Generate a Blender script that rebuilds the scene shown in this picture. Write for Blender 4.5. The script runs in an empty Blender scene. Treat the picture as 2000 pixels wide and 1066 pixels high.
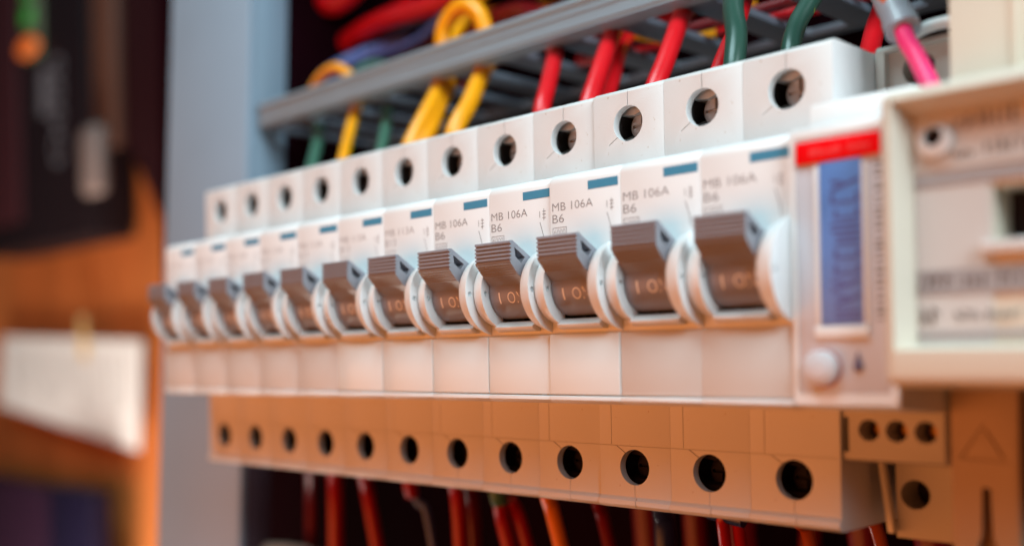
import bpy, bmesh, math, random
from math import radians, sin, cos, pi
from mathutils import Vector, Matrix
random.seed(7)
S = 0.001                                   # all shapes are written in millimetres
sc = bpy.context.scene
C = bpy.data.collections.new('scene'); sc.collection.children.link(C)

# ------------------------------------------------------------------ camera
cam = bpy.data.cameras.new('camera'); co = bpy.data.objects.new('camera', cam); C.objects.link(co)
rt = Vector((0.67944318, 0.73349056, -0.01866967)); up_ = Vector((0.01570317, 0.01090245, 0.99981726)); fw = Vector((-0.73356007, 0.67961219, 0.00411053))
m = Matrix((rt, up_, -fw)).transposed().to_4x4()
m.translation = Vector((87.53, -161.01, 9.75)) * S
co.matrix_world = m
cam.sensor_width = 36; cam.lens = 2072.8 / 2000 * 36
cam.shift_x = (1000 - 859.12) / 2000; cam.shift_y = (686.37 - 533) / 2000
cam.clip_start = 0.01; cam.clip_end = 20
cam.dof.use_dof = True; cam.dof.focus_distance = 0.2165
cam.dof.aperture_fstop = 6.0; cam.dof.aperture_blades = 0
sc.camera = co

# ------------------------------------------------------------------ light
w = bpy.data.worlds.new('World'); sc.world = w; w.use_nodes = True
bg = w.node_tree.nodes['Background']; bg.inputs[1].default_value = 1.0
WN = w.node_tree.nodes; WL = w.node_tree.links          # room around the cabinet: warm wood below, dim and neutral above
g = WN.new('ShaderNodeTexCoord'); sx = WN.new('ShaderNodeSeparateXYZ'); mr = WN.new('ShaderNodeMapRange'); mr.interpolation_type = 'SMOOTHSTEP'
mr.inputs[1].default_value = -.30; mr.inputs[2].default_value = .25
mx = WN.new('ShaderNodeMix'); mx.data_type = 'RGBA'; mx.inputs[6].default_value = (.035, .014, .008, 1); mx.inputs[7].default_value = (.02, .02, .022, 1)
WL.new(g.outputs['Generated'], sx.inputs[0]); WL.new(sx.outputs[2], mr.inputs[0]); WL.new(mr.outputs[0], mx.inputs[0]); WL.new(mx.outputs[2], bg.inputs[0])

def area(name, loc, target, size, power, col):
    l = bpy.data.lights.new(name, 'AREA'); l.shape = 'RECTANGLE'; l.size = size[0] * S; l.size_y = size[1] * S
    l.energy = power; l.color = col
    o = bpy.data.objects.new(name, l); C.objects.link(o); o.location = Vector(loc) * S
    o.rotation_euler = (Vector(target) - Vector(loc)).to_track_quat('-Z', 'Y').to_euler()
area('soft_key_lamp', (-150, -420, 900), (-80, 0, 30), (620, 420), 9.9, (.62, .90, .97))
area('cool_side_lamp', (650, -230, 480), (-80, 0, 20), (420, 420), 8.4, (.80, .94, 1.0))
area('warm_bounce_lamp', (-300, -600, -170), (-90, 0, 0), (1300, 420), 4.7, (1.0, 0.29, 0.072))
area('wall_fill_lamp', (-680, 60, -470), (-930, 300, 60), (260, 200), 6.8, (1.0, 0.93, 0.84))  # added fill that brightens the wood wall and paper, no actual lamp there
sc.view_settings.view_transform = 'Standard'; sc.view_settings.look = 'None'
sc.view_settings.exposure = 0; sc.view_settings.gamma = 1
sc.cycles.use_denoising = True
sc.cycles.max_bounces = 8

# ------------------------------------------------------------------ materials
def lin(c): return tuple(((v / 255) / 12.92 if v <= 10 else (((v / 255) + .055) / 1.055) ** 2.4) for v in c)
def mat(name, col, rough=.45, metal=0, bump=0.0, bscale=2500, var=0.04, vscale=60, spec=.5, emit=None, coat=0, sss=0):
    m = bpy.data.materials.new(name); m.use_nodes = True; nt = m.node_tree; N = nt.nodes; Lk = nt.links
    b = N['Principled BSDF']; b.inputs['Roughness'].default_value = rough; b.inputs['Metallic'].default_value = metal
    b.inputs['Specular IOR Level'].default_value = spec; b.inputs['Coat Weight'].default_value = coat
    tc = N.new('ShaderNodeTexCoord')
    if var:
        n = N.new('ShaderNodeTexNoise'); n.inputs['Scale'].default_value = vscale; n.inputs['Detail'].default_value = 5
        Lk.new(tc.outputs['Object'], n.inputs['Vector'])
        r = N.new('ShaderNodeMix'); r.data_type = 'RGBA'
        r.inputs[6].default_value = (*[max(0, c * (1 - var * 1.6)) for c in col], 1)
        r.inputs[7].default_value = (*[min(1, c * (1 + var)) for c in col], 1)
        Lk.new(n.outputs[0], r.inputs[0]); Lk.new(r.outputs[2], b.inputs['Base Color'])
        mr = N.new('ShaderNodeMapRange'); mr.inputs[3].default_value = rough - .07; mr.inputs[4].default_value = rough + .1
        Lk.new(n.outputs[0], mr.inputs[0]); Lk.new(mr.outputs[0], b.inputs['Roughness'])
    else: b.inputs['Base Color'].default_value = (*col, 1)
    if bump:
        n2 = N.new('ShaderNodeTexNoise'); n2.inputs['Scale'].default_value = bscale; n2.inputs['Detail'].default_value = 2
        Lk.new(tc.outputs['Object'], n2.inputs['Vector'])
        bp = N.new('ShaderNodeBump'); bp.inputs['Strength'].default_value = bump; bp.inputs['Distance'].default_value = 0.0001
        Lk.new(n2.outputs[0], bp.inputs['Height']); Lk.new(bp.outputs[0], b.inputs['Normal'])
    if emit: b.inputs['Emission Color'].default_value = (*emit[0], 1); b.inputs['Emission Strength'].default_value = emit[1]
    if sss:
        b.inputs['Subsurface Weight'].default_value = sss; b.inputs['Subsurface Radius'].default_value = (1, .7, .5); b.inputs['Subsurface Scale'].default_value = .0008
    return m
def speckle(m, col, scale, lo):
    "specks of dust or printed flecks over the base colour"
    nt = m.node_tree; N = nt.nodes; Lk = nt.links; b = N['Principled BSDF']
    src = b.inputs['Base Color'].links[0].from_socket
    tc = N.new('ShaderNodeTexCoord'); n = N.new('ShaderNodeTexNoise'); n.inputs['Scale'].default_value = scale; n.inputs['Detail'].default_value = 3
    Lk.new(tc.outputs['Object'], n.inputs['Vector'])
    mr = N.new('ShaderNodeMapRange'); mr.inputs[1].default_value = lo; mr.inputs[2].default_value = lo + .04; Lk.new(n.outputs[0], mr.inputs[0])
    x = N.new('ShaderNodeMix'); x.data_type = 'RGBA'; Lk.new(mr.outputs[0], x.inputs[0]); Lk.new(src, x.inputs[6]); x.inputs[7].default_value = (*col, 1)
    Lk.new(x.outputs[2], b.inputs['Base Color'])
    return m
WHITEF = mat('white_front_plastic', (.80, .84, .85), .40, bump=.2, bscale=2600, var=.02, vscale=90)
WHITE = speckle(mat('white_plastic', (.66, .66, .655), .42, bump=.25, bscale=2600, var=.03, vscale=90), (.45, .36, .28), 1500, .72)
BEIGE = mat('cream_plastic', (.66, .62, .52), .45, bump=.2, var=.04)
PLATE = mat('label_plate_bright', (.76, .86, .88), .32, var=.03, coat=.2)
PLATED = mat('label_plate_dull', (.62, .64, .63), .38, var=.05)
TOG = mat('grey_toggle_plastic', (.255, .26, .295), .36, bump=.2, var=.05)
INK = mat('grey_print', (.20, .20, .21), .6, var=0)
INKL = mat('pale_grey_print', (.34, .34, .35), .6, var=0)
TINK = mat('white_print', (.9, .85, .75), .6, var=0)
BLUE = mat('blue_print', (.045, .27, .44), .45, var=.05)
DARKM = mat('dark_metal', (.10, .10, .10), .35, metal=.8, var=.2, vscale=500)
STEEL = mat('screw_steel', (.50, .52, .53), .36, metal=.6, var=.15, vscale=600)
JAW = mat('terminal_jaw_zinc', (.34, .37, .37), .5, metal=.3, var=.1)
BRASS = mat('brass_screw', (.50, .24, .04), .45, metal=.8, var=.1)
BLACK = mat('black_plastic', (.010, .006, .008), .5, var=.1, spec=.15)
CAVITY = mat('cavity_shade', (.012, .007, .008), .6, var=.1, spec=.15)  # near-black colour standing for the shade inside holes and recesses
SEAMD = mat('dark_seam', (.03, .02, .02), .8, var=0)
GREYR = mat('duct_plastic_lit', (.24, .31, .36), .32, bump=.2, var=.07, vscale=40)  # same plastic as the fingers, coloured lighter for the lit rim
GREYM = mat('duct_plastic_shaded', (.13, .155, .19), .38, bump=.2, var=.07, vscale=40)  # same plastic as the rim, coloured darker for the shaded fingers
GREYP = mat('grey_painted_steel', (.25, .345, .44), .45, bump=.3, bscale=1200, var=.10, vscale=14)
BLUEP = mat('blue_grey_painted_steel', (.22, .32, .41), .4, var=.08, vscale=25)
BACK = mat('interior_shade', (.009, .001, .003), .8, var=.2, spec=.02)  # shade deep in the cabinet and duct, put into the colour
REDT = mat('red_tab', (.90, .002, .006), .45, var=.02, spec=.08)
LCD = mat('blue_lcd', (.12, .27, .66), .4, var=.15, vscale=220)
LCDK = mat('lcd_segment', (.08, .11, .34), .4, var=0)
PALEG = mat('pale_grey_face', (.58, .63, .70), .4, var=.04)
FACEG = mat('warm_grey_face', (.56, .57, .56), .45, var=.04)
BAND = mat('grey_band', (.33, .33, .34), .5, var=.04)
NAVY = mat('navy_print', (.05, .05, .11), .5, var=.1)
def wiremat(name, col, rough=.3): return mat(name, col, rough, var=.08, vscale=120, bump=.15, bscale=700)
WM = dict(red=wiremat('red_insulation', (.66, .006, .012)), yellow=wiremat('yellow_insulation', (.88, .34, .003)),
          dgreen=wiremat('dark_green_insulation', (.022, .07, .05)), green=wiremat('green_insulation', (.05, .14, .095)),
          blue=wiremat('blue_insulation', (.10, .15, .42)), dblue=wiremat('navy_insulation', (.012, .02, .09)),
          grey=wiremat('grey_sheath', (.28, .31, .36)), pink=wiremat('pink_insulation', (.85, .03, .16)),
          orange=wiremat('orange_insulation', (.80, .20, .006)), mred=wiremat('shaded_red_insulation', (.36, .003, .004)), dorange=wiremat('shaded_orange_insulation', (.30, .05, .003)), dred=wiremat('deep_shaded_red_insulation', (.17, .002, .004)),  # dull and deep tones are red and orange with shade painted in
          greyblue=wiremat('grey_blue_insulation', (.05, .08, .22)), beige=wiremat('beige_sheath', (.26, .20, .16)))
speckle(WM['dgreen'], (.45, .5, .05), 260, .70)
def stripe(base, col2, ratio):
    m = base.copy(); nt = m.node_tree; N = nt.nodes; Lk = nt.links; b = N['Principled BSDF']; src = b.inputs['Base Color'].links[0].from_socket
    at = N.new('ShaderNodeAttribute'); at.attribute_name = 'around'
    mr = N.new('ShaderNodeMapRange'); mr.inputs[1].default_value = ratio; mr.inputs[2].default_value = ratio + .02; Lk.new(at.outputs['Fac'], mr.inputs[0])
    x = N.new('ShaderNodeMix'); x.data_type = 'RGBA'; Lk.new(mr.outputs[0], x.inputs[0]); Lk.new(src, x.inputs[6]); x.inputs[7].default_value = (*col2, 1)
    Lk.new(x.outputs[2], b.inputs['Base Color']); return m
WM['ygreen'] = stripe(WM['yellow'], (.05, .30, .02), .62)

# ------------------------------------------------------------------ helpers
def finish(bm, ang=32):
    bmesh.ops.recalc_face_normals(bm, faces=bm.faces)
    for f in bm.faces: f.smooth = True
    for e in bm.edges:
        if len(e.link_faces) == 2: e.smooth = e.calc_face_angle(0) < radians(ang)
def obj(name, bm, m, parent=None, fin=True, loc=(0, 0, 0), scale=True):
    if fin: finish(bm)
    me = bpy.data.meshes.new(name)
    if scale: bmesh.ops.scale(bm, vec=(S, S, S), verts=bm.verts)
    bm.to_mesh(me); bm.free()
    for k in (m if isinstance(m, (list, tuple)) else [m]): me.materials.append(k)
    o = bpy.data.objects.new(name, me); C.objects.link(o)
    if parent: o.parent = parent
    o.location = Vector(loc) * S
    return o
def tag(o, label, cat, group=None, kind=None):
    if label: o['label'] = label
    if cat: o['category'] = cat
    if group: o['group'] = group
    if kind: o['kind'] = kind
    return o
def thing(name, label, cat, loc=(0, 0, 0), group=None):
    o = bpy.data.objects.new(name, None); C.objects.link(o); o.location = Vector(loc) * S; o.empty_display_size = .01
    return tag(o, label, cat, group)
def box(bm, x0, x1, y0, y1, z0, z1, bev=0, seg=2, mi=0):
    r = bmesh.ops.create_cube(bm, size=1)
    for v in r['verts']:
        v.co = Vector(((x0 + x1) / 2 + v.co.x * (x1 - x0), (y0 + y1) / 2 + v.co.y * (y1 - y0), (z0 + z1) / 2 + v.co.z * (z1 - z0)))
    fs = list({f for v in r['verts'] for f in v.link_faces})
    if bev:
        es = list({e for v in r['verts'] for e in v.link_edges})
        b = bmesh.ops.bevel(bm, geom=es, offset=bev, segments=seg, affect='EDGES', profile=.5)
        fs = list(set(b['faces']) | {f for f in fs if f.is_valid})
    for f in fs: f.material_index = mi
    return bm
def prism(bm, pts, x0, x1, axis='x', bev=0, seg=2):
    "closed outline pts=(a,b) extruded along an axis: x->(y,z)  y->(x,z)  z->(x,y)"
    def P(a, b, t): return {'x': (t, a, b), 'y': (a, t, b), 'z': (a, b, t)}[axis]
    lo = [bm.verts.new(P(a, b, x0)) for a, b in pts]; hi = [bm.verts.new(P(a, b, x1)) for a, b in pts]
    f0 = bm.faces.new(lo); f1 = bm.faces.new(hi); n = len(pts)
    for i in range(n): bm.faces.new((lo[i], lo[(i + 1) % n], hi[(i + 1) % n], hi[i]))
    bmesh.ops.recalc_face_normals(bm, faces=bm.faces)
    if bev: bmesh.ops.bevel(bm, geom=list(f0.edges) + list(f1.edges), offset=bev, segments=seg, affect='EDGES', profile=.5, clamp_overlap=True)
    return bm
def circ(cx, cz, r, n=40, a0=0, a1=2 * pi): return [(cx + r * cos(a0 + (a1 - a0) * i / n), cz + r * sin(a0 + (a1 - a0) * i / n)) for i in range(n)]
def cyl(bm, cx, cz, r, y0, y1, axis='y', bev=0, n=40, seg=2): return prism(bm, circ(cx, cz, r, n), y0, y1, axis, bev, seg)
def boolean(bm, cutters, op='DIFFERENCE'):
    "bm minus each cutter bmesh, in millimetres"
    me = bpy.data.meshes.new('tmp'); bmesh.ops.recalc_face_normals(bm, faces=bm.faces); bm.to_mesh(me); bm.free()
    o = bpy.data.objects.new('tmp', me); sc.collection.objects.link(o); tmp = []
    for c in cutters:
        bmesh.ops.recalc_face_normals(c, faces=c.faces)
        mc = bpy.data.meshes.new('tmpc'); c.to_mesh(mc); c.free()
        oc = bpy.data.objects.new('tmpc', mc); sc.collection.objects.link(oc); tmp.append((oc, mc))
        md = o.modifiers.new('b', 'BOOLEAN'); md.operation = op; md.solver = 'EXACT'; md.object = oc
    dg = bpy.context.evaluated_depsgraph_get(); dg.update()
    ev = o.evaluated_get(dg); em = ev.to_mesh(); out = bmesh.new(); out.from_mesh(em); ev.to_mesh_clear()
    bpy.data.objects.remove(o); bpy.data.meshes.remove(me)
    for a, b in tmp: bpy.data.objects.remove(a); bpy.data.meshes.remove(b)
    return out
B = bmesh.new
def spline(pts, n=10):
    P = [Vector(p) for p in pts]; P = [2 * P[0] - P[1]] + P + [2 * P[-1] - P[-2]]; out = []
    for i in range(1, len(P) - 2):
        for k in range(n):
            t = k / n; a, b, c, d = P[i - 1:i + 3]
            out.append(.5 * ((2 * b) + (c - a) * t + (2 * a - 5 * b + 4 * c - d) * t * t + (3 * b - a - 3 * c + d) * t ** 3))
    return out + [P[-2]]
def tube(bm, pts, r, sides=18, n=10, smooth=True, r1=None):
    path = spline(pts, n) if smooth else [Vector(p) for p in pts]
    lay = bm.loops.layers.float.get('around') or bm.loops.layers.float.new('around')
    t = (path[1] - path[0]).normalized(); nrm = t.orthogonal().normalized(); rings = []
    for i, p in enumerate(path):
        t2 = (path[min(i + 1, len(path) - 1)] - path[max(i - 1, 0)]).normalized()
        nrm = (t.rotation_difference(t2) @ nrm); nrm = (nrm - nrm.dot(t2) * t2).normalized(); t = t2; bn = t.cross(nrm)
        rr = r if r1 is None else r + (r1 - r) * i / (len(path) - 1)
        rings.append([bm.verts.new(p + rr * (cos(2 * pi * k / sides) * nrm + sin(2 * pi * k / sides) * bn)) for k in range(sides)])
    for a, b in zip(rings, rings[1:]):
        for k in range(sides):
            f = bm.faces.new((a[k], a[(k + 1) % sides], b[(k + 1) % sides], b[k]))
            for l in f.loops: l[lay] = ((k + .5) / sides)
    bm.faces.new(rings[0][::-1]); bm.faces.new(rings[-1])
    return bm
def text(bm, body, x0, x1, z0, z1, y, thin=-.012, rot=False, back=False):
    "flat print fitted to the rectangle; rot stands the line upright"
    cu = bpy.data.curves.new('t', 'FONT'); cu.body = body; cu.size = 1; cu.offset = thin; cu.resolution_u = 3
    o = bpy.data.objects.new('t', cu); sc.collection.objects.link(o)
    dg = bpy.context.evaluated_depsgraph_get(); dg.update(); ev = o.evaluated_get(dg); me = ev.to_mesh()
    V = [v.co.copy() for v in me.vertices]; F = [tuple(p.vertices) for p in me.polygons]; ev.to_mesh_clear()
    bpy.data.objects.remove(o); bpy.data.curves.remove(cu)
    if rot: V = [Vector((-v.y, v.x, 0)) for v in V]
    ax, bx = min(v.x for v in V), max(v.x for v in V); az, bz = min(v.y for v in V), max(v.y for v in V)
    vs = [bm.verts.new((x0 + (v.x - ax) / (bx - ax) * (x1 - x0), y, z0 + (v.y - az) / (bz - az) * (z1 - z0))) for v in V]
    for f in F:
        try: bm.faces.new([vs[i] for i in f])
        except ValueError: pass
    return bm
def line(bm, a, b, wd, y):
    a = Vector((a[0], a[1])); b = Vector((b[0], b[1])); d = (b - a).normalized(); n = Vector((-d.y, d.x)) * wd / 2
    bm.faces.new([bm.verts.new((p.x, y, p.y)) for p in (a + n, b + n, b - n, a - n)])
    return bm
def flat(bm, x0, x1, z0, z1, y):
    bm.faces.new([bm.verts.new(p) for p in ((x0, y, z0), (x1, y, z0), (x1, y, z1), (x0, y, z1))]); return bm

# ------------------------------------------------------------------ setting: back plate, wood wall
tag(obj('wall', box(B(), -420, 160, 112, 115, -300, 330), BACK), 'back plate coloured as dark maroon shade inside the cabinet behind the wiring', None, kind='structure')
WOOD = mat('orange_wood', (.52, .15, .035), .5, var=.28, vscale=7)
nt = WOOD.node_tree; mp = nt.nodes.new('ShaderNodeMapping'); mp.inputs['Scale'].default_value = (3, 3, .35)
tcn = [n for n in nt.nodes if n.type == 'TEX_COORD'][0]; nz = [n for n in nt.nodes if n.type == 'TEX_NOISE'][0]
nt.links.new(tcn.outputs['Object'], mp.inputs['Vector']); nt.links.new(mp.outputs[0], nz.inputs['Vector'])
wroot = thing('wood_wall', None, None, (0, 300, 0)); wroot['kind'] = 'structure'; wroot['label'] = 'orange brown wooden panelling behind the cabinet at the left'
x = -1700
while x < -330:
    wd = 118; o = obj('plank', box(B(), x + .8, x + wd - .8, random.uniform(0, 2.5), 18, -520, 760, 1.2, 1), WOOD, wroot); x += wd

# ------------------------------------------------------------------ cabinet post
post = thing('cabinet_post', 'grey painted steel cabinet post standing upright left of the breaker row', 'post', (-262, 50, 40))
b = prism(B(), [(-30.5, -250), (30, -250), (30, 230), (-25, 230)], -8, -5, 'y', .6)
obj('face_plate', b, GREYP, post)
obj('rolled_edge', tube(B(), [(-30.7, -5.5, -250), (-25.2, -5.5, 230)], 1.9, smooth=False), GREYP, post)
b = box(B(), 27.6, 30, -5, 8.5, -58, 230, .4); o = obj('side_flange', b, BLUEP, post); o['label'] = 'blue grey return flange facing the wiring'
b = box(B(), 26, 29.4, 8.5, 46, -58, 230, .3); obj('inner_wall', b, BACK, post)
b = box(B(), 27.6, 30, -5, 5, -250, -58, .4); obj('lower_flange', b, mat('flange_shade_mauve', (.06, .04, .06), .5), post)  # continues the flange, coloured dark as its shadowed lower part
post.rotation_euler = (radians(2.5) * -1, 0, 0)

# ------------------------------------------------------------------ wiring duct
duct = thing('wiring_duct', 'grey slotted wiring duct running above the breaker row', 'wiring duct', (-90, 48, 92))
X0, X1 = -140, 175
b = B(); prism(b, [(0, -.5), (6.8, -.5), (6.8, 1.5), (1.6, 1.5), (1.6, 5.4), (2.2, 6.6), (1.9, 7.6), (.4, 7.9), (-.5, 7.3), (-.7, 6.4), (0, 5.6)], X0, X1, 'x', .2)
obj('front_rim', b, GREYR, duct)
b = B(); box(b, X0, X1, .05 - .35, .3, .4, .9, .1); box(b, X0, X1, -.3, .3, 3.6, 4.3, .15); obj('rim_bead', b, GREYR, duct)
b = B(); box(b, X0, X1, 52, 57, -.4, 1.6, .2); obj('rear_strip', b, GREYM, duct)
b = B(); box(b, X0, X1, 55.4, 57.4, 1.7, 83.6, .2); obj('back_panel', b, BACK, duct)
for zz in (84, ):
    b = B(); box(b, X0, X1, 0, 6.8, zz - .3, zz + 1.5, .2); box(b, X0, X1, -.5, 1.5, zz - 6, zz - .4, .2); obj('upper_rim', b, GREYR, duct)
    b = B(); box(b, X0, X1, 52, 57, zz - .3, zz + 1.5, .2); obj('rear_strip', b, GREYM, duct)
def finger():
    r = 2.4; pts = []
    # outline in plan: straight middle, flaring out at both ends so that the slots have round corners
    for sx in (1, -1):
        e = []
        for k in range(6):
            a = pi / 2 * k / 5; e.append((sx * (4 + r - r * sin(a)), 6.8 + r - r * cos(a)))
        e += [(x, 58.8 - y) for x, y in reversed(e)]
        pts += e if sx == 1 else list(reversed(e))
    return prism(B(), pts, -.4, 1.45, 'z', .15)
fproto = None
for k in range(15):
    xx = -130 + 20 * k - .0 + 0
    lx = -234 + 20 * k + 90 + 0
    # slots open at world x = -70..-58 + 20k, fingers between them
    lx = (-54 - 180 + 20 * k) + 90
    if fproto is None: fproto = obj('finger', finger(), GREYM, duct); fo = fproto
    else:
        fo = fproto.copy(); C.objects.link(fo); fo.parent = duct
    fo.location = Vector((lx, 0, 0)) * S
    up2 = fproto.copy(); C.objects.link(up2); up2.parent = duct; up2.location = Vector((lx, 0, 84)) * S

# ------------------------------------------------------------------ circuit breaker prototype
CY, CZ = 1.5, 22.8
def breaker_body():
    prof = [(60, -22.1), (15.2, -22.1), (14.1, -21.8), (13.55, -21.2), (13.6, -20.3), (14.3, -19.6), (14.3, 0.0), (.6, -.1), (-.5, .1), (-1.2, .7), (-1.2, 1.35), (0, 1.6),
            (0, 43.3), (.25, 44.3), (.9, 45.0), (1.8, 45.25), (14.3, 45.6), (14.3, 62.55), (14.55, 62.95), (15.2, 63.4), (60, 63.4)]
    bm = prism(B(), prof, -8.73, 8.73, 'x', .06, 2)
    cut = []
    cut.append(cyl(B(), 0, 56.15, 3.62, 13, 17)); cut.append(box(B(), -4.9, 4.9, 16.1, 33, 51.4, 61))
    cut.append(cyl(B(), 0, -13.57, 3.62, 13, 17)); cut.append(box(B(), -4.9, 4.9, 16.1, 33, -18.4, -9.0))
    cut.append(box(B(), -5.35, 5.25, -2, 12, 16.3, 29.4))
    cut.append(box(B(), -.1, .1, 13, 14.55, 59.2, 64)); cut.append(box(B(), -.1, .1, 13, 18, 63.1, 64))
    cut.append(box(B(), -.07, .07, 13, 14.55, -19.8, -16.6)); cut.append(box(B(), .55, .69, 13, 14.5, -24, -19.9))
    cut.append(box(B(), -9, 9, 13, 14.55, -9.32, -9.12))
    cut.append(box(B(), -5.75, -5.62, 13, 14.55, -9.2, 1))
    for (ax, az), (bx, bz) in (((-4.9, 52.3), (-2.3, 53.9)), ((-4.4, -9.3), (-2.0, -10.9))):
        c = B(); d = Vector((bx - ax, bz - az)).normalized(); n = Vector((-d.y, d.x)) * .09
        pts = [(ax + n.x, az + n.y), (bx + n.x, bz + n.y), (bx - n.x, bz - n.y), (ax - n.x, az - n.y)]
        cut.append(prism(c, pts, 13, 14.6, 'y'))
    bm = boolean(bm, cut)
    for f in bm.faces:
        m_ = f.calc_center_median()
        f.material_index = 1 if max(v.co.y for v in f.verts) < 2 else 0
        if abs(m_.x) < 5.4 and .4 < m_.y < 12.2 and 16 < m_.z < 31.2 and f.calc_area() > 3: f.material_index = 2  # recess walls behind the toggle coloured dark in place of shade
    return bm
def collar(x0, x1, Ra, Rb, hx, hole):
    "disc whose rim widens from Ra at x0 to Rb at x1, with rounded edges and a pin hole"
    bm = B(); n = 80; ch = .38; rings = []
    for x, r in ((x0, Ra - ch), (x0 + ch * .3, Ra - ch * .35), (x0 + ch, Ra + (Rb - Ra) * ch / (x1 - x0)), (x1 - ch * .7, Rb - (Rb - Ra) * ch / (x1 - x0)), (x1 - ch * .2, Rb - ch * .25), (x1, Rb - ch * .7)):
        rings.append([bm.verts.new((x, CY + r * cos(2 * pi * k / n), CZ + r * sin(2 * pi * k / n))) for k in range(n)])
    for a, b in zip(rings, rings[1:]):
        for k in range(n): bm.faces.new((a[k], a[(k + 1) % n], b[(k + 1) % n], b[k]))
    bm.faces.new(rings[0][::-1]); bm.faces.new(rings[-1])
    c = cyl(B(), hole[0], hole[1], .55, hx - .7, hx + .5, 'x', 0, 22)
    return boolean(bm, [c])
def toggle():
    R = 5.7
    # front face with five ridges, underside with shallow ridges
    pts = [(-2.3, 29.3), (-7.5, 32.35), (-8.25, 32.3)]
    z = 32.2
    for k in range(5):
        pts += [(-8.35, z - .05), (-8.35, z - .42), (-7.95, z - .50), (-7.95, z - .72)]; z -= .78
    pts += [(-8.35, 28.35), (-8.3, 28.2)]
    a = Vector((-8.25, 28.15)); e = Vector((-4.25, 23.9)); d = e - a; n = Vector((d.y, -d.x)).normalized() * -1
    for k in range(6):
        t0 = .05 + k * .095
        for t, h in ((t0, 0), (t0 + .02, .13), (t0 + .06, .13), (t0 + .08, 0)):
            p = a + d * t - n * h; pts.append((p.x, p.y))
    for k in range(41):
        an = radians(11 - k * (272 / 40)); pts.append((CY - R * cos(an), CZ + R * sin(an)))
    bm = prism(B(), pts, -5.0, 4.8, 'x')
    q = [(-7.0, 31.0), (-3.9, 29.15), (-5.0, 27.95), (-6.75, 29.2)]
    c1 = prism(B(), q, 2.0, 6, 'x', .2, 2); c2 = prism(B(), q, -6, -2.2, 'x', .2, 2)
    return boolean(bm, [c1, c2])
def drum_text():
    bm = B(); 
    for k in range(8): flat(bm, -2.5, -2.12, k * 2.35 / 8, (k + 1) * 2.35 / 8, 0)
    text(bm, 'ON', -.1, 4.2, 0, 2.35, 0, -.008)
    for v in bm.verts:
        s = v.co.z - 2.7; an = s / 5.7; R = 5.74; v.co = Vector((v.co.x, CY - R * cos(an), CZ + R * sin(an)))
    return bm
def terminal(z, sgn):
    "steel clamp with a cross-headed screw, seen down the hole"
    p = B(); cyl(p, .5, z, 3.1, 18.6, 22, 'y', .5, 36)
    a, b2 = B(), B(); box(a, -2.0, 3.0, 17, 19.4, z - .34, z + .34); box(b2, .16, .84, 17, 19.4, z - 2.5, z + 2.5)
    return boolean(p, [a, b2])
def terminal_clamp(z):
    bm = B(); box(bm, -4.7, 4.7, 30, 31, z - 4.5, z + 4.5); box(bm, -4.85, -4.3, 17.5, 31, z - 4.5, z + 4.5, .1); box(bm, 4.3, 4.85, 17.5, 31, z - 4.5, z + 4.5, .1)
    return bm
def terminal_jaw(z):
    bm = B(); prism(bm, [(17.0, z - 4.4), (24, z - 4.4), (24, z - 1.5), (20.5, z - 1.2), (17.4, z - 2.6)], -4.2, 1.0, 'x', .25)
    prism(bm, [(-4.2, z + 4.5), (3.2, z + 4.5), (2.2, z + 3.0), (-.6, z + 2.1), (-4.2, z + 2.6)], 17.2, 24, 'y', .2)
    return bm
def marking(kind):
    bm = B(); y = -.03
    model, rate = ('MB 106A', 'B6') if kind else ('MB 113A', 'B13')
    text(bm, model, -8.15, 2.1, 37.95, 39.55, y); text(bm, rate, -8.15, -5.2 if kind else -4.4, 35.6, 37.25, y)
    text(bm, '6000', -7.8, -4.9, 33.25, 34.3, y, -.02)
    for a, c in (((-8.1, 34.65), (-4.6, 34.65)), ((-8.1, 32.9), (-4.6, 32.9)), ((-8.1, 32.9), (-8.1, 34.65)), ((-4.6, 32.9), (-4.6, 34.65))): line(bm, a, c, .1, y)
    line(bm, (5.5, 38.6), (5.5, 37.3), .13, y); line(bm, (6.6, 39), (6.6, 36.7), .13, y)
    for zz in (37.2, 37.9, 38.5): line(bm, (6.2, zz), (7.1, zz), .12, y)
    line(bm, (5.5, 36.4), (6.4, 33.6), .13, y); line(bm, (6.4, 33.6), (6.5, 31.9), .13, y)
    return bm
root = thing('circuit_breaker', 'x', 'circuit breaker', (-8.75, 0, 0))
obj('housing', breaker_body(), [WHITE, WHITEF, CAVITY], root)
obj('collar', collar(5.25, 8.71, 7.8, 9.05, 8.71, (-6.25, 22.5)), WHITEF, root)
obj('collar', collar(-8.71, -5.35, 6.95, 7.9, -5.35, (-5.0, 22.4)), WHITEF, root)
obj('sill', prism(B(), [(.6, 14.35), (-1.5, 14.45), (-2.5, 15.0), (-2.65, 15.4), (-.9, 16.55), (.6, 16.6)], -5.33, 5.23, 'x', .12), WHITEF, root)
tg = obj('toggle', toggle(), TOG, root); obj('lettering', drum_text(), TINK, tg, fin=False)
obj('blue_mark', flat(B(), .95, 8.2, 41.25, 42.95, -.03), BLUE, root, fin=False)
MARKP = obj('printed_marking', marking(1), INK, root, fin=False)
MARK13 = obj('printed_marking', marking(0), INKL, root, fin=False); MARK13.parent = None
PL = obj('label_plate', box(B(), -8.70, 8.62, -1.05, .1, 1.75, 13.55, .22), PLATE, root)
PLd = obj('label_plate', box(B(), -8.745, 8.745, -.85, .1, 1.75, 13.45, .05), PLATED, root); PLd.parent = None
for z, nm in ((56.15, 'top'), (-13.57, 'low')):
    obj('terminal_screw', terminal(z, 1), STEEL if nm == 'top' else CAVITY, root); obj('terminal_clamp', terminal_clamp(z), CAVITY if nm == 'low' else DARKM, root); obj('terminal_jaw', terminal_jaw(z), CAVITY if nm == 'low' else JAW, root)  # lower screw, clamp and jaw blackened as the shade in their holes

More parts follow.
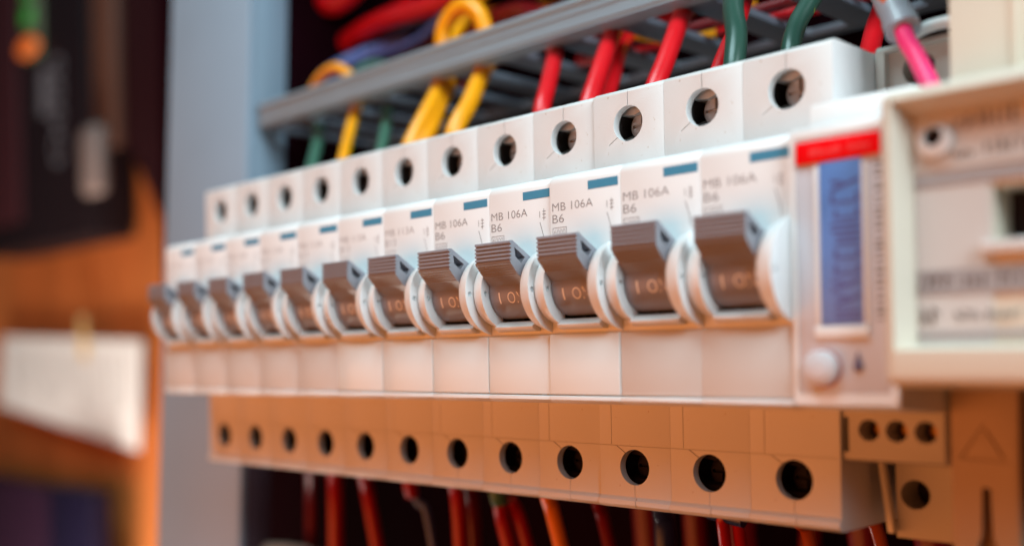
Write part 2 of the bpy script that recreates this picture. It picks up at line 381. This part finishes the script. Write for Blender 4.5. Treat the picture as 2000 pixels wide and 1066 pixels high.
LAB = ['white circuit breaker at the far left end of the row, most blurred',
       'second white breaker from the far left end of the row',
       'third white breaker from the far left end of the row',
       'fourth white breaker from the far left, below the green wires',
       'fifth white breaker from the left, last with a dull cream label plate on that side',
       'sixth white breaker from the left, first with a bright label plate',
       'seventh white breaker from the left, faint B13 print, left of the first clear one',
       'white breaker just left of the sharpest one, dark gap beside its label plate',
       'sharpest white breaker in the row, MB 106A and boxed 6000 in crisp print',
       'white breaker just right of the sharpest one, standing slightly proud with a bright label plate',
       'second last white breaker before the red tabbed timer',
       'last white breaker at the right end, touching the timer with the red tab']
kids = list(root.children)
MD06, MD13, PDB, PDD = MARKP.data, MARK13.data, PL.data, PLd.data
for i in range(12):
    if i == 0: r = root; ks = kids
    else:
        r = root.copy(); C.objects.link(r); ks = []
        for ch in kids:
            c = ch.copy(); C.objects.link(c); c.parent = r; ks.append(c)
            for g in ch.children: d = g.copy(); C.objects.link(d); d.parent = c
    for c in ks:
        if c.name.startswith('printed_marking'): c.data = MD13 if i <= 6 else MD06
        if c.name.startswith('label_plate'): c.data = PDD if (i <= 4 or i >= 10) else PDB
    r.location = Vector((-8.75 - 17.5 * (11 - i), (-.55 if i >= 9 else 0) + random.uniform(-.012, .012), random.uniform(-.03, .03) + (.05 if i >= 9 else 0))) * S
    if i == 8: r.location.y = 0; r.location.z = 0
    for c in ks:
        if c.name.startswith('toggle'):
            th = radians(random.uniform(-1.6, 1.2)); c.rotation_euler = (th, 0, 0)
            c.location = Vector((0, CY - (CY * cos(th) - CZ * sin(th)), CZ - (CY * sin(th) + CZ * cos(th)))) * S
    r['label'] = LAB[i]; r['category'] = 'circuit breaker'; r['group'] = 'circuit breakers side by side in the row'
    r.rotation_euler = (0, 0, radians(random.uniform(-.02, .02)))
for o in (MARK13, PLd): bpy.data.objects.remove(o)

# rail that carries the row
b = B(); prism(b, [(60.2, 5), (61.4, 5), (61.4, 11), (67, 11), (67, 34), (61.4, 34), (61.4, 40), (60.2, 40), (60.2, 32.6), (65.8, 32.6), (65.8, 12.4), (60.2, 12.4)], -228, 90, 'x')
tag(obj('mounting_rail', b, mat('zinc_steel', (.4, .4, .4), .4, metal=.9)), 'zinc plated rail behind the breakers that carries the whole row', 'rail')

# ------------------------------------------------------------------ red tabbed timer
t = thing('timer_switch', 'white timer module with a red tab, blue display and round knob', 'timer', (0, 0, 0))
def tbody():
    prof = [(62, -24), (27, -24), (27, -9.6), (15.4, -9.6), (14.4, -9.2), (14.3, -1.0), (-1.2, .3), (-2.0, .9), (-2.1, 43.8), (-1.8, 44.9), (-1.0, 45.3), (5.0, 45.8), (5.0, 49.6), (5.4, 50.3), (6, 50.5), (29.5, 51), (29.5, 63.5), (30.3, 64.4), (62, 64.4)]
    bm = prism(B(), prof, .15, 17.4, 'x', .3, 2)
    cut = [box(B(), 1.2, 16.2, -4, -1.7, 2.6, 43.4)]
    for xx in (4.8, 9.5, 14.3): cut.append(cyl(B(), xx, -4.2, 1.85, 10, 24, 'y', 0, 28))
    cut.append(cyl(B(), 7.0, -16.2, 2.6, 24, 38)); cut.append(box(B(), -1, 3.6, 25, 70, -30, -9.7)); cut.append(box(B(), .3, 1.25, 10, 26, -8.0, -2.0))
    cut.append(box(B(), 1.9, 16, 28, 31.5, 51.6, 63.2)); cut.append(cyl(B(), 7.2, 59.6, 2.9, 30, 44))
    bm = boolean(bm, cut)
    for f in bm.faces: m_ = f.calc_center_median(); f.material_index = 1 if m_.z < -.5 or m_.y > 28 else 0  # lower and rear faces get a darker colour as their shade
    return bm
obj('housing', tbody(), [WHITEF, mat('timer_shaded_plastic', (.46, .44, .40), .5, var=.05)], t)
obj('face_panel', box(B(), 1.35, 16.05, -1.95, -1.4, 2.8, 43.2, .1), PALEG, t)
tab = obj('red_tab', box(B(), 1.5, 15.3, -2.5, -1.9, 39.3, 42.8, .15), REDT, t)
b = B(); random.seed(3); xx = 4.0
for k in range(13):
    if k == 8: xx += 1.1
    wv = random.uniform(.25, .5); z0 = 40.4; h = random.choice((.9, .9, 1.3)); line(b, (xx, z0), (xx + wv * .5, z0 + h), .13, -2.53); line(b, (xx + wv, z0), (xx + wv, z0 + h * .7), .11, -2.53); xx += wv + .32
obj('lettering', b, mat('pale_pink_print', (.85, .13, .14), .5, var=0), tab, fin=False)
scr = obj('display', box(B(), 5.4, 12.2, -2.35, -1.9, 13.5, 39.1, .1), LCD, t)
b = B(); z = 14.2
while z < 36.5:
    k = random.choice((0, 1, 2, 3)); x0, x1 = 6.2 + random.uniform(0, 2.0), 11.9
    if k == 0: flat(b, x0, x1, z, z + .55, -2.38); flat(b, x0, x0 + .6, z + .7, z + 1.6, -2.38)
    elif k == 1: flat(b, x0, x1, z, z + .5, -2.38); flat(b, x0, x1, z + 1.0, z + 1.5, -2.38)
    elif k == 2: line(b, (x0, z), (x1, z + 1.5), .6, -2.38); line(b, (x0, z + 1.5), (x0 + 2, z + 1.2), .5, -2.38)
    else: flat(b, x0, x0 + .6, z, z + 1.6, -2.38); flat(b, x1 - .6, x1, z, z + 1.6, -2.38); flat(b, x0 + .7, x1 - .7, z, z + .45, -2.38)
    z += random.uniform(1.9, 2.5)
obj('display_segment', b, LCDK, scr, fin=False)
b = B(); box(b, 4.2, 13.0, -2.5, -1.9, 11.4, 13.3, .2); box(b, 4.5, 5.3, -2.4, -1.9, 13.3, 38.6, .15); box(b, 12.3, 13.0, -2.4, -1.9, 13.3, 38.6, .15); obj('display_frame', b, WHITEF, t)
kn = B(); cyl(kn, 5.3, 6.7, 2.85, -3.7, -1.9, 'y', .5, 48, 3); cyl(kn, 5.3, 6.7, 1.9, -4.0, -3.6, 'y', .25, 40)
kn2 = obj('knob', kn, mat('knob_plastic', (.62, .64, .68), .35), t)
b = B(); cyl(b, 5.3, 6.7, 3.2, -2.2, -1.9, 'y', .1, 48); obj('knob_ring', b, mat('knob_ring_red', (.55, .22, .18), .5), t)
b = B(); cyl(b, 11.1, 6.9, .8, -2.3, -1.9, 'y', .15, 20); prism(b, [(10.5, 7.3), (11.7, 7.3), (11.1, 9.2)], -2.25, -1.9, 'y'); obj('button', b, mat('button_blue_grey', (.10, .10, .18), .4), t)
b = B(); z = 14
while z < 38: flat(b, 14.1, 15.4, z, z + random.uniform(.25, .6), -1.98); z += random.uniform(.8, 1.3)
obj('printed_marking', b, INK, t, fin=False)
b = B(); 
for xx in (4.8, 9.5, 14.3): cyl(b, xx + .35, -4.2, 1.3, 17.0, 18.5, 'y', .3, 24)
for k, xx in enumerate((4.8, 9.5, 14.3)):
    obj('brass_screw', cyl(B(), xx + .45, -4.1, 1.2, 17.6, 19.2, 'y', .35, 24), BRASS, t)
    obj('socket', box(B(), xx - 1.9, xx + 1.9, 19, 24, -6.1, -2.3), CAVITY, t)
b.free()
obj('inner_cavity', cyl(B(), 7.0, -16.2, 2.55, 34, 38), CAVITY, t)
obj('inner_cavity', cyl(B(), 7.2, 59.6, 2.85, 38, 44), CAVITY, t)
b = B(); tube(b, [(5.8, 29.2, 64.2), (9, 29, 65.6), (13, 29, 65.9), (17.2, 29.2, 65.0)], 1.1); obj('wire_guard', b, WHITE, t)
obj('foot_rib', prism(B(), [(1.3, -9.8), (2.3, -9.8), (4.1, -23.0), (3.0, -23.0)], 24.6, 26.2, 'y', .1), BEIGE, t)

# ------------------------------------------------------------------ cream meter module
e = thing('meter_module', 'large cream control module with a recessed face at the right edge', 'control module', (17.5, 0, 0))
def mbody():
    b = box(B(), .1, 60, -8, 14.2, 4, 47, 1.6, 4)
    c = prism(B(), [(3.5, 10.0), (61, 10.0), (61, 43.2), (3.5, 43.2)], -12, -3.5, 'y')
    for v in c.verts:                                   # sloping walls: the recess opens outwards
        if v.co.y < -8: v.co.x = 60.5 if v.co.x > 30 else .35; v.co.z = 47.4 if v.co.z > 20 else 8.8
    c2 = box(B(), 14.2, 30, -6, 6, 24.5, 31.9)
    return boolean(b, [c, c2])
obj('housing', mbody(), BEIGE, e)
obj('face_panel', box(B(), 3.6, 60, -3.9, -3.4, 35.2, 43.1), FACEG, e)
obj('face_panel', box(B(), 3.6, 13.9, -3.8, -3.4, 10.1, 34.9), FACEG, e)
b = B(); flat(b, 3.7, 40, 32.8, 34.8, -3.95); flat(b, 3.7, 30, 17.2, 20.8, -3.95); flat(b, 3.7, 30, 11.0, 12.0, -3.95); obj('grey_band', b, BAND, e, fin=False)
b = B(); random.seed(5)
def scribble(b, x0, x1, z0, z1, y, st=.5):
    x = x0
    while x < x1:
        wv = random.uniform(.25, .7) * st * 2
        if random.random() < .85: flat(b, x, x + wv * .35, z0, z1 * 1 - random.choice((0, .2, .5)) * (z1 - z0), y); line(b, (x, random.choice((z0, z1, (z0 + z1) / 2))), (x + wv, random.choice((z0, z1, (z0 + z1) / 2))), .22, y)
        x += wv + .25 * st * 2
scribble(b, 9.6, 30, 40.6, 43.0, -3.98, .9); obj('printed_title', b, NAVY, e, fin=False)
b = B(); scribble(b, 8.6, 12, 36.4, 37.6, -3.98); scribble(b, 13.5, 25, 36.6, 38.8, -3.98, .8); scribble(b, 4.0, 18, 18.0, 20.2, -3.98, .8); scribble(b, 4.2, 8, 13.0, 15.6, -3.98, .9); scribble(b, 9, 18, 13.4, 14.8, -3.98, .4)
obj('printed_marking', b, mat('brown_print', (.07, .05, .045), .5, var=0), e, fin=False)
b = cyl(B(), 6.8, 39.2, 2.4, -5.2, -3.6, 'y', .5, 36); b = boolean(b, [cyl(B(), 6.7, 39.9, 1.4, -7, -3, 'y', 0, 28)])
obj('screw_boss', b, WHITE, e)
obj('boss_hole', cyl(B(), 6.7, 39.9, 1.35, -4.05, -3.93, 'y', 0, 28), BLACK, e)
b = B(); box(b, 12.8, 30, -5.0, -3.5, 22.6, 24.3, .3); obj('window_sill', b, WHITE, e)
obj('window', box(B(), 14.3, 30, 3, 5.9, 24.6, 31.8), BLACK, e)
obj('rear_body', box(B(), 1.6, 55, 14.4, 62, 3, 88, .5), BEIGE, e)
b = box(B(), 11, 12, 13.9, 14.6, 47.5, 88, .2); obj('cover_seam', b, BEIGE, e)
lowm = mat('amber_cream_plastic', (.42, .30, .20), .5, var=.08)
b = box(B(), .6, 10.9, 14.4, 60, -60, 3, .5)
b = boolean(b, [prism(B(), [(5.3, -12.5), (6.6, -12.5), (6.8, -20), (8.4, -23.5), (8.4, -60), (3.6, -60), (3.6, -23.5), (5.1, -20)], 12, 20, 'y'),
                prism(B(), [(1.9, -8.1), (9.6, -8.4), (5.8, -2.2)], 13, 14.75, 'y')])
b2 = obj('terminal_cover', b, lowm, e)
tri = prism(B(), [(3.2, -7.5), (8.5, -7.7), (5.85, -3.3)], 14.42, 14.9, 'y', .1); obj('warning_emblem', tri, lowm, b2)
tag(obj('recess_shade_block', box(B(), 29.2, 90, 22, 60, -80, 2.5, .6), mat('recess_shade_maroon', (.05, .008, .012), .5, spec=.15)), 'block coloured as the dark maroon shade under the cream module at the far right edge', 'box')  # solid block whose dark colour stands for a shaded recess

# ------------------------------------------------------------------ wires
def wire(name, m, pts, r, label, cat='wire', group=None, r1=None):
    return tag(obj(name, tube(B(), pts, r, r1=r1), WM[m], fin=True), label, cat, group)
GU = 'wires dropping from the duct into the breaker tops'; GD = 'wires inside the duct'; GB = 'wires hanging below the breakers'
wire('wire', 'ygreen', [(-220.5, 62, 99), (-210.8, 60.0, 106.3), (-197.7, 58.0, 107.6), (-188.7, 57.5, 101.6), (-186.3, 57.5, 93.7), (-182.4, 53.0, 87.4), (-176.5, 46.0, 79.0), (-169.7, 38.0, 68), (-168, 36, 60)], 1.8, 'thin yellow and green earth wire at the left end of the duct', group=GU)
wire('wire', 'green', [(-220, 72, 108), (-220.3, 66, 95.0), (-204.4, 55, 84.6), (-187.5, 36, 60)], 1.9, 'dull green wire leftmost below the duct', group=GU)
wire('wire', 'green', [(-206, 72, 104), (-203.7, 72, 110), (-195.6, 75, 111.4), (-184, 70, 104), (-181, 66, 94), (-168.4, 55, 83.5), (-152, 36, 60)], 1.7, 'dull green wire arching over the duct rim beside the yellow and green one', group=GU)
wire('wire', 'yellow', [(-138, 37, 60), (-137.9, 37.0, 67.1), (-137.8, 40.0, 73.0), (-138.9, 46.0, 80.8), (-141.5, 52.0, 87.2), (-144.2, 57.5, 93.8), (-144.6, 57.5, 100.9), (-143.4, 57.5, 108.4), (-136.6, 57.5, 112.4), (-129.4, 57.5, 109.2), (-126.2, 57.5, 101.2), (-126.2, 57.5, 94.1), (-123.9, 51.5, 86.8), (-121.3, 45.0, 79.0), (-120.8, 39.0, 71.0), (-121.4, 36.0, 60)], 2.5, 'thick yellow wire looping high over the duct rim', group=GU)
wire('wire', 'yellow', [(-136.7, 40.0, 60), (-136.7, 40.0, 67.3), (-137.2, 44.0, 73.7), (-140.7, 52.0, 84.2), (-145.9, 60.5, 92.4), (-150.5, 66.0, 104.2), (-153.3, 72.0, 113.2), (-151.6, 78.0, 122.1), (-143.4, 82.0, 130.6)], 2.7, 'yellow wire rising behind the yellow loop', group=GU)
wire('wire', 'red', [(-116.2, 74.0, 104.5), (-105.7, 63.0, 95), (-99.5, 56.5, 90.3), (-94.2, 49.0, 84.0), (-90.6, 43.0, 77.4), (-88.3, 38.0, 70.4), (-88.0, 36.0, 60)], 2.15, 'single bright red wire between the yellow loop and the red pair', group=GU)
wire('wire', 'red', [(-89.9, 76.0, 105.9), (-83.9, 63.0, 95), (-80.1, 56.0, 90), (-76.8, 48.5, 82.8), (-74.8, 43.0, 76.2), (-73.7, 38.0, 68.4), (-73.5, 36, 60)], 2.25, 'left and thicker wire of the red pair below the duct', group=GU)
wire('wire', 'red', [(-91.9, 84.0, 104), (-86.2, 70.0, 93.4), (-82.2, 62.0, 87.4), (-78.6, 55.5, 80.8), (-75.9, 49.0, 73.6), (-74.4, 44.5, 67.4), (-74, 43, 60)], 1.75, 'right and thinner wire of the red pair, behind the thicker one', group=GU)
wire('wire', 'red', [(-65.4, 76.0, 105.9), (-61.7, 63.0, 95), (-58.9, 55.8, 90), (-55.9, 48.0, 82.6), (-54.4, 42.0, 75.4), (-54.1, 37.0, 67.7), (-54, 36, 60)], 2.25, 'red wire standing alone right of the red pair', group=GU)
wire('wire', 'red', [(-43.5, 70, 106), (-42.8, 60, 94.5), (-39.9, 50, 83.4), (-38.2, 38, 69.0), (-37, 34, 60)], 1.7, 'thin red wire passing behind the first dark green wire', group=GU)
wire('wire', 'dgreen', [(-44, 56, 104), (-41.5, 51, 92.2), (-37.6, 44, 83.9), (-33.3, 38, 76.1), (-31.6, 34, 68), (-31, 33, 60)], 2.3, 'dark green wire with yellow flecks above the third breaker from the timer', group=GU)
wire('wire', 'dgreen', [(-21, 62, 104), (-20.8, 50, 86.3), (-21.3, 46, 81.2), (-21.7, 42, 76.3), (-20.5, 37, 69.5), (-19, 35, 60)], 2.0, 'dark green wire above the last but one breaker, right of the flecked one', group=GU)
wire('wire', 'red', [(-14.5, 72, 104), (-14.5, 70, 90.2), (-13.9, 64, 82.1), (-12.8, 58, 76.3), (-9.4, 47, 66), (-8, 44, 60)], 2.1, 'red wire at the right end beside the grey cable', group=GU)
cb = thing('sheathed_cable', 'grey sheathed cable with orange print and a pink core entering the timer top', 'cable', (5, 24, 70))
L = (-5, -24, -70)
WM['greyp'] = speckle(WM['grey'].copy(), (.55, .10, .02), 300, .60)
obj('sheath', tube(B(), [(-3.5, 34, 90), (.9, 30, 78.8), (4.7, 26, 71.3), (7.9, 23, 65.6)], 3.0, r1=2.6), WM['greyp'], cb, loc=L)
obj('collar_end', tube(B(), [(7.4, 23.4, 66.6), (8.6, 22.3, 64.2)], 2.95, smooth=False), WM['grey'], cb, loc=L)
obj('core', tube(B(), [(8.4, 22.4, 64.6), (10.2, 20.2, 61.4), (12.6, 17.9, 58.0), (16.7, 14, 51.0)], 1.5), WM['pink'], cb, loc=L)
wire('wire', 'red', [(-262, 92, 112), (-257, 95, 118), (-238.1, 90, 128.4), (-210.8, 88, 132.4), (-178.2, 86, 130.5), (-140.3, 82, 130.8), (-100, 82, 128)], 3.6, 'thick bright red cable crossing the duct from the left', group=GD)
wire('wire', 'red', [(-250, 80, 130), (-243.5, 70, 120), (-240, 66, 113), (-236, 66, 108)], 3.2, 'short red wire end at the left corner of the duct', group=GD)
wire('wire', 'blue', [(-238, 76, 110), (-232.1, 80, 116), (-221.6, 88, 122), (-205, 98, 126)], 2.9, 'dull blue wire in the left corner of the duct', group=GD)
wire('wire', 'red', [(-257.2, 80, 158), (-233, 80, 143.5), (-222, 82, 143.5), (-200, 84, 154)], 4.4, 'red wire dipping into view at the top above the blue one', group=GD)
wire('wire', 'dred', [(-268, 96, 140), (-251.1, 97, 137.1), (-225.3, 97, 132.4), (-190, 98, 134)], 2.6, 'dark red wire behind the thick red cable', group=GD)
wire('wire', 'dred', [(-153.9, 86, 117), (-137.0, 84, 115.6), (-124.6, 80, 110.3), (-108.4, 78, 105), (-96, 76, 98)], 4.2, 'deep red cable right of the yellow loop', group=GD)
wire('wire', 'orange', [(-190, 102, 131), (-157.5, 103, 126), (-137.4, 103, 122.5), (-112.6, 102, 122.7), (-60, 101, 122)], 1.9, 'orange brown wire lying deep at the back of the duct', group=GD)
wire('wire', 'yellow', [(-84, 72, 96), (-77.4, 84, 95), (-72, 93, 98), (-64, 98, 104)], 2.5, 'yellow wire glimpsed through the slots behind the red wires', group=GD)
wire('wire', 'red', [(-120, 92, 99), (-90, 90, 96.5), (-60, 93, 97), (-30, 93, 96), (20, 90, 96)], 1.7, 'red wire lying along the slots at the bottom of the duct', group=GD)
wire('wire', 'dred', [(-110, 80, 96.5), (-70, 82, 95.8), (-40, 84, 96.5), (10, 82, 97)], 1.6, 'dark red wire lying beside the red one in the duct bottom', group=GD)
wire('wire', 'dblue', [(-240, 100, 140), (-180, 102, 139), (-120, 100, 132), (-60, 98, 126)], 2.2, 'navy wire at the back near the top of the duct', group=GD)
random.seed(21)
for k, (m_, r_, zz, lab) in enumerate((('dred', 2.0, 118, 'dark red wire low in the tangle at the left of the duct'), ('blue', 1.5, 126, 'thin blue wire in the tangle at the left of the duct'),
        ('red', 1.6, 138, 'thin red wire high in the tangle above the blue one'), ('green', 1.7, 112, 'dull green wire lying low along the duct behind the rim'),
        ('dorange', 1.8, 122, 'dull orange wire crossing behind the thick red cable'), ('mred', 2.2, 108, 'dull red wire lying lowest along the duct behind the rim'), ('greyblue', 1.5, 133, 'grey blue wire running high along the duct behind the yellow loop'))):
    pts = []; x_ = -258 + 4 * k
    while x_ < -60 + 6 * k: pts.append((x_, 92 + random.uniform(-9, 9), zz + random.uniform(-6, 6) - (4 if x_ < -240 else 0))); x_ += random.uniform(20, 38)
    wire('wire', m_, pts, r_, lab, group=GD)
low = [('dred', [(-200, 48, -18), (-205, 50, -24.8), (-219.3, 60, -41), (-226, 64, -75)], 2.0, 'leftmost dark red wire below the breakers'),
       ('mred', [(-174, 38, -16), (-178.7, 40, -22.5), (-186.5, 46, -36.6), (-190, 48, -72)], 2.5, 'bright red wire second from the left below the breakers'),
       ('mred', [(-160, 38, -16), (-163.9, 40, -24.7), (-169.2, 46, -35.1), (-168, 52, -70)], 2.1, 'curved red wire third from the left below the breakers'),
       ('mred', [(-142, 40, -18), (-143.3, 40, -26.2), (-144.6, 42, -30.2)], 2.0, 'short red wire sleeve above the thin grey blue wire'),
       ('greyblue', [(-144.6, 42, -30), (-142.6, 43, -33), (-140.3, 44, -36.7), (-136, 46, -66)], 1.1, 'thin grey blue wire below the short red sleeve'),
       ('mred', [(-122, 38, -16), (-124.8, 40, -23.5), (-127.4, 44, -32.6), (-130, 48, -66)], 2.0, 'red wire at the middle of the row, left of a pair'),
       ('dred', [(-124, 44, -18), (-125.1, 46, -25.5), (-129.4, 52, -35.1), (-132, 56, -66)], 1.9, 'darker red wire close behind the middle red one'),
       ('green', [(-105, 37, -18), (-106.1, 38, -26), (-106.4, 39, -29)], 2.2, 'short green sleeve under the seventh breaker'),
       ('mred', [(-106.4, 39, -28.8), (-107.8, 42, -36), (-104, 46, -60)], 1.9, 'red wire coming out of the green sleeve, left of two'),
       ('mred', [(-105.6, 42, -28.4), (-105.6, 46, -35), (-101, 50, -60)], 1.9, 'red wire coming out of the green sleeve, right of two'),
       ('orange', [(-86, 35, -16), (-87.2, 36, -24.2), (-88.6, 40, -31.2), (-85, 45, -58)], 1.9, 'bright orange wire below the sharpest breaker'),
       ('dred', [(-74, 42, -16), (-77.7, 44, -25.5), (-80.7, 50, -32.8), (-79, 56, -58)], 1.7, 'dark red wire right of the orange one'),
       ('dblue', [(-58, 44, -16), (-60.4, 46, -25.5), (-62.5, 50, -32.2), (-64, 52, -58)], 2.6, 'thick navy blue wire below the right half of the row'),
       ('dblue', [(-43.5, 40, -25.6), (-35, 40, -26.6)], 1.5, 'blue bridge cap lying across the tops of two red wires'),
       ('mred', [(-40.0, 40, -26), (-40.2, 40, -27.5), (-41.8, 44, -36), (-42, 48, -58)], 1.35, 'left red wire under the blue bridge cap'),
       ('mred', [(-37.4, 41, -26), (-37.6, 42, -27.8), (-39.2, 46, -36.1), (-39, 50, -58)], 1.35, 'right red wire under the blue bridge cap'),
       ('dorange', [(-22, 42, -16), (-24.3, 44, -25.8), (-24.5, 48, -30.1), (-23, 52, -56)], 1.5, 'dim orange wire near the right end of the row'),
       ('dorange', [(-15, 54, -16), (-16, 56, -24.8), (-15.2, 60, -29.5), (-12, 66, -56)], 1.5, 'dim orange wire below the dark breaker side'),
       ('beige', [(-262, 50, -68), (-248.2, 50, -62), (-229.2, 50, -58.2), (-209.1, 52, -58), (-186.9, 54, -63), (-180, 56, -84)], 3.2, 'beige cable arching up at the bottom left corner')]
for m_, p_, r_, l_ in low: wire('cable' if 'cable arching' in l_ else 'wire', m_, p_, r_, l_, 'cable' if 'cable arching' in l_ else 'wire', GB)
random.seed(11)
DIM = ['the leftmost', 'second from the left', 'third from the left', 'fourth from the left', 'the middle one', 'fourth from the right', 'third from the right', 'second from the right', 'the rightmost']
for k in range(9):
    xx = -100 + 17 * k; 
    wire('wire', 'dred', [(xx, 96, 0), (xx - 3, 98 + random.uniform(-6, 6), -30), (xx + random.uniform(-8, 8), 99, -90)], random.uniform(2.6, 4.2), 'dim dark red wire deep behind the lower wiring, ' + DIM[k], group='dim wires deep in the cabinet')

# ------------------------------------------------------------------ things far at the left
dev = thing('power_unit', 'black power unit with a green and orange light strip hanging at the far left', 'power unit', (-930, 250, 300))
obj('housing', box(B(), -130, 118, 0, 48, -178, 180, 6), BLACK, dev)
obj('side_cover', box(B(), -130, -22, -6, 0, -150, 180, 3), mat('dark_maroon_cover', (.035, .010, .013), .5, spec=.15), dev)
obj('light_strip', box(B(), -6, 28, -6, 0, 2, 180, 2), mat('grey_green_strip', (.09, .12, .07), .5), dev)
G = mat('green_lamp', (.02, .25, .03), .4, emit=((.01, .4, .02), .16)); O = mat('orange_lamp', (.7, .15, .02), .4, emit=((.9, .16, .02), .30))
for zz in (95, 60, 34): obj('green_lamp', box(B(), 0, 20, -9, -5, zz, zz + 15, 2), G, dev)
b = B(); prism(b, [(9 + 21 * cos(a), 12 + 9 * sin(a)) for a in [2 * pi * k / 28 for k in range(28)]], -9, -4, 'y', 1); obj('orange_lamp', b, O, dev)
b = B(); text(b, 'O000', 46, 72, -108, -6, -.6, 0.01, rot=True); flat(b, 20, 42, -56, -12, -.6); obj('printed_marking', b, mat('grey_white_print', (.13, .13, .15), .6, var=0), dev, fin=False)
dv2 = thing('dark_module', 'dark maroon module with a brown strip and pale plug beside the post', 'module', (-740, 250, 300))
obj('housing', prism(B(), [(-60, 230), (150, 230), (150, -185), (60, -178), (14, -120), (-60, -60)], 0, 45, 'y', 3), mat('maroon_black_plastic', (.018, .004, .006), .5, spec=.15), dv2)
obj('brown_strip', box(B(), -38, 4, -10, 0, -110, 230, 3), mat('brown_plastic', (.085, .035, .022), .5), dv2)
obj('pale_plug', box(B(), -36, -4, -24, -10, -150, -92, 7, 4), mat('pale_plug_plastic', (.22, .17, .155), .5), dv2)
pap = thing('paper_notice', 'white paper sheet with lines of print pinned to the wooden wall', 'paper', (-960, 285, -10))
px = [(-130, 50), (160, 38), (152, -60), (-142, -26)]
obj('sheet', prism(B(), [(x_ * 1.12, z_) for x_, z_ in px], -1.2, 0, 'y'), mat('white_paper', (.72, .71, .69), .7, var=.03), pap)
b = B(); random.seed(2); xx = -118
while xx < 150:
    line(b, (xx, 34 - xx * .04), (xx + 3, -28 - xx * .06 + random.uniform(0, 25)), random.uniform(1.6, 3.2), -1.35); xx += random.uniform(9, 17)
obj('printed_marking', b, mat('grey_brown_print', (.22, .20, .19), .6, var=0), pap, fin=False)
tag(obj('cable_tie', tube(B(), [(-893, 281, 54), (-890, 280, 36), (-892, 281, 14)], 4), mat('yellow_tape', (.50, .32, .12), .5)), 'small yellow tie hanging over the top of the paper sheet', 'tie')
pb = thing('purple_case', 'dark purple case in the lower left corner', 'case', (-900, 250, -200))
obj('body', box(B(), -260, 2, 0, 20, -200, 92, 5), mat('purple_plastic', (.022, .008, .020), .5, spec=.2), pb)
obj('door', box(B(), 4, 96, -6, 16, -200, 96, 5), mat('navy_plastic', (.008, .006, .022), .5, spec=.2), pb)
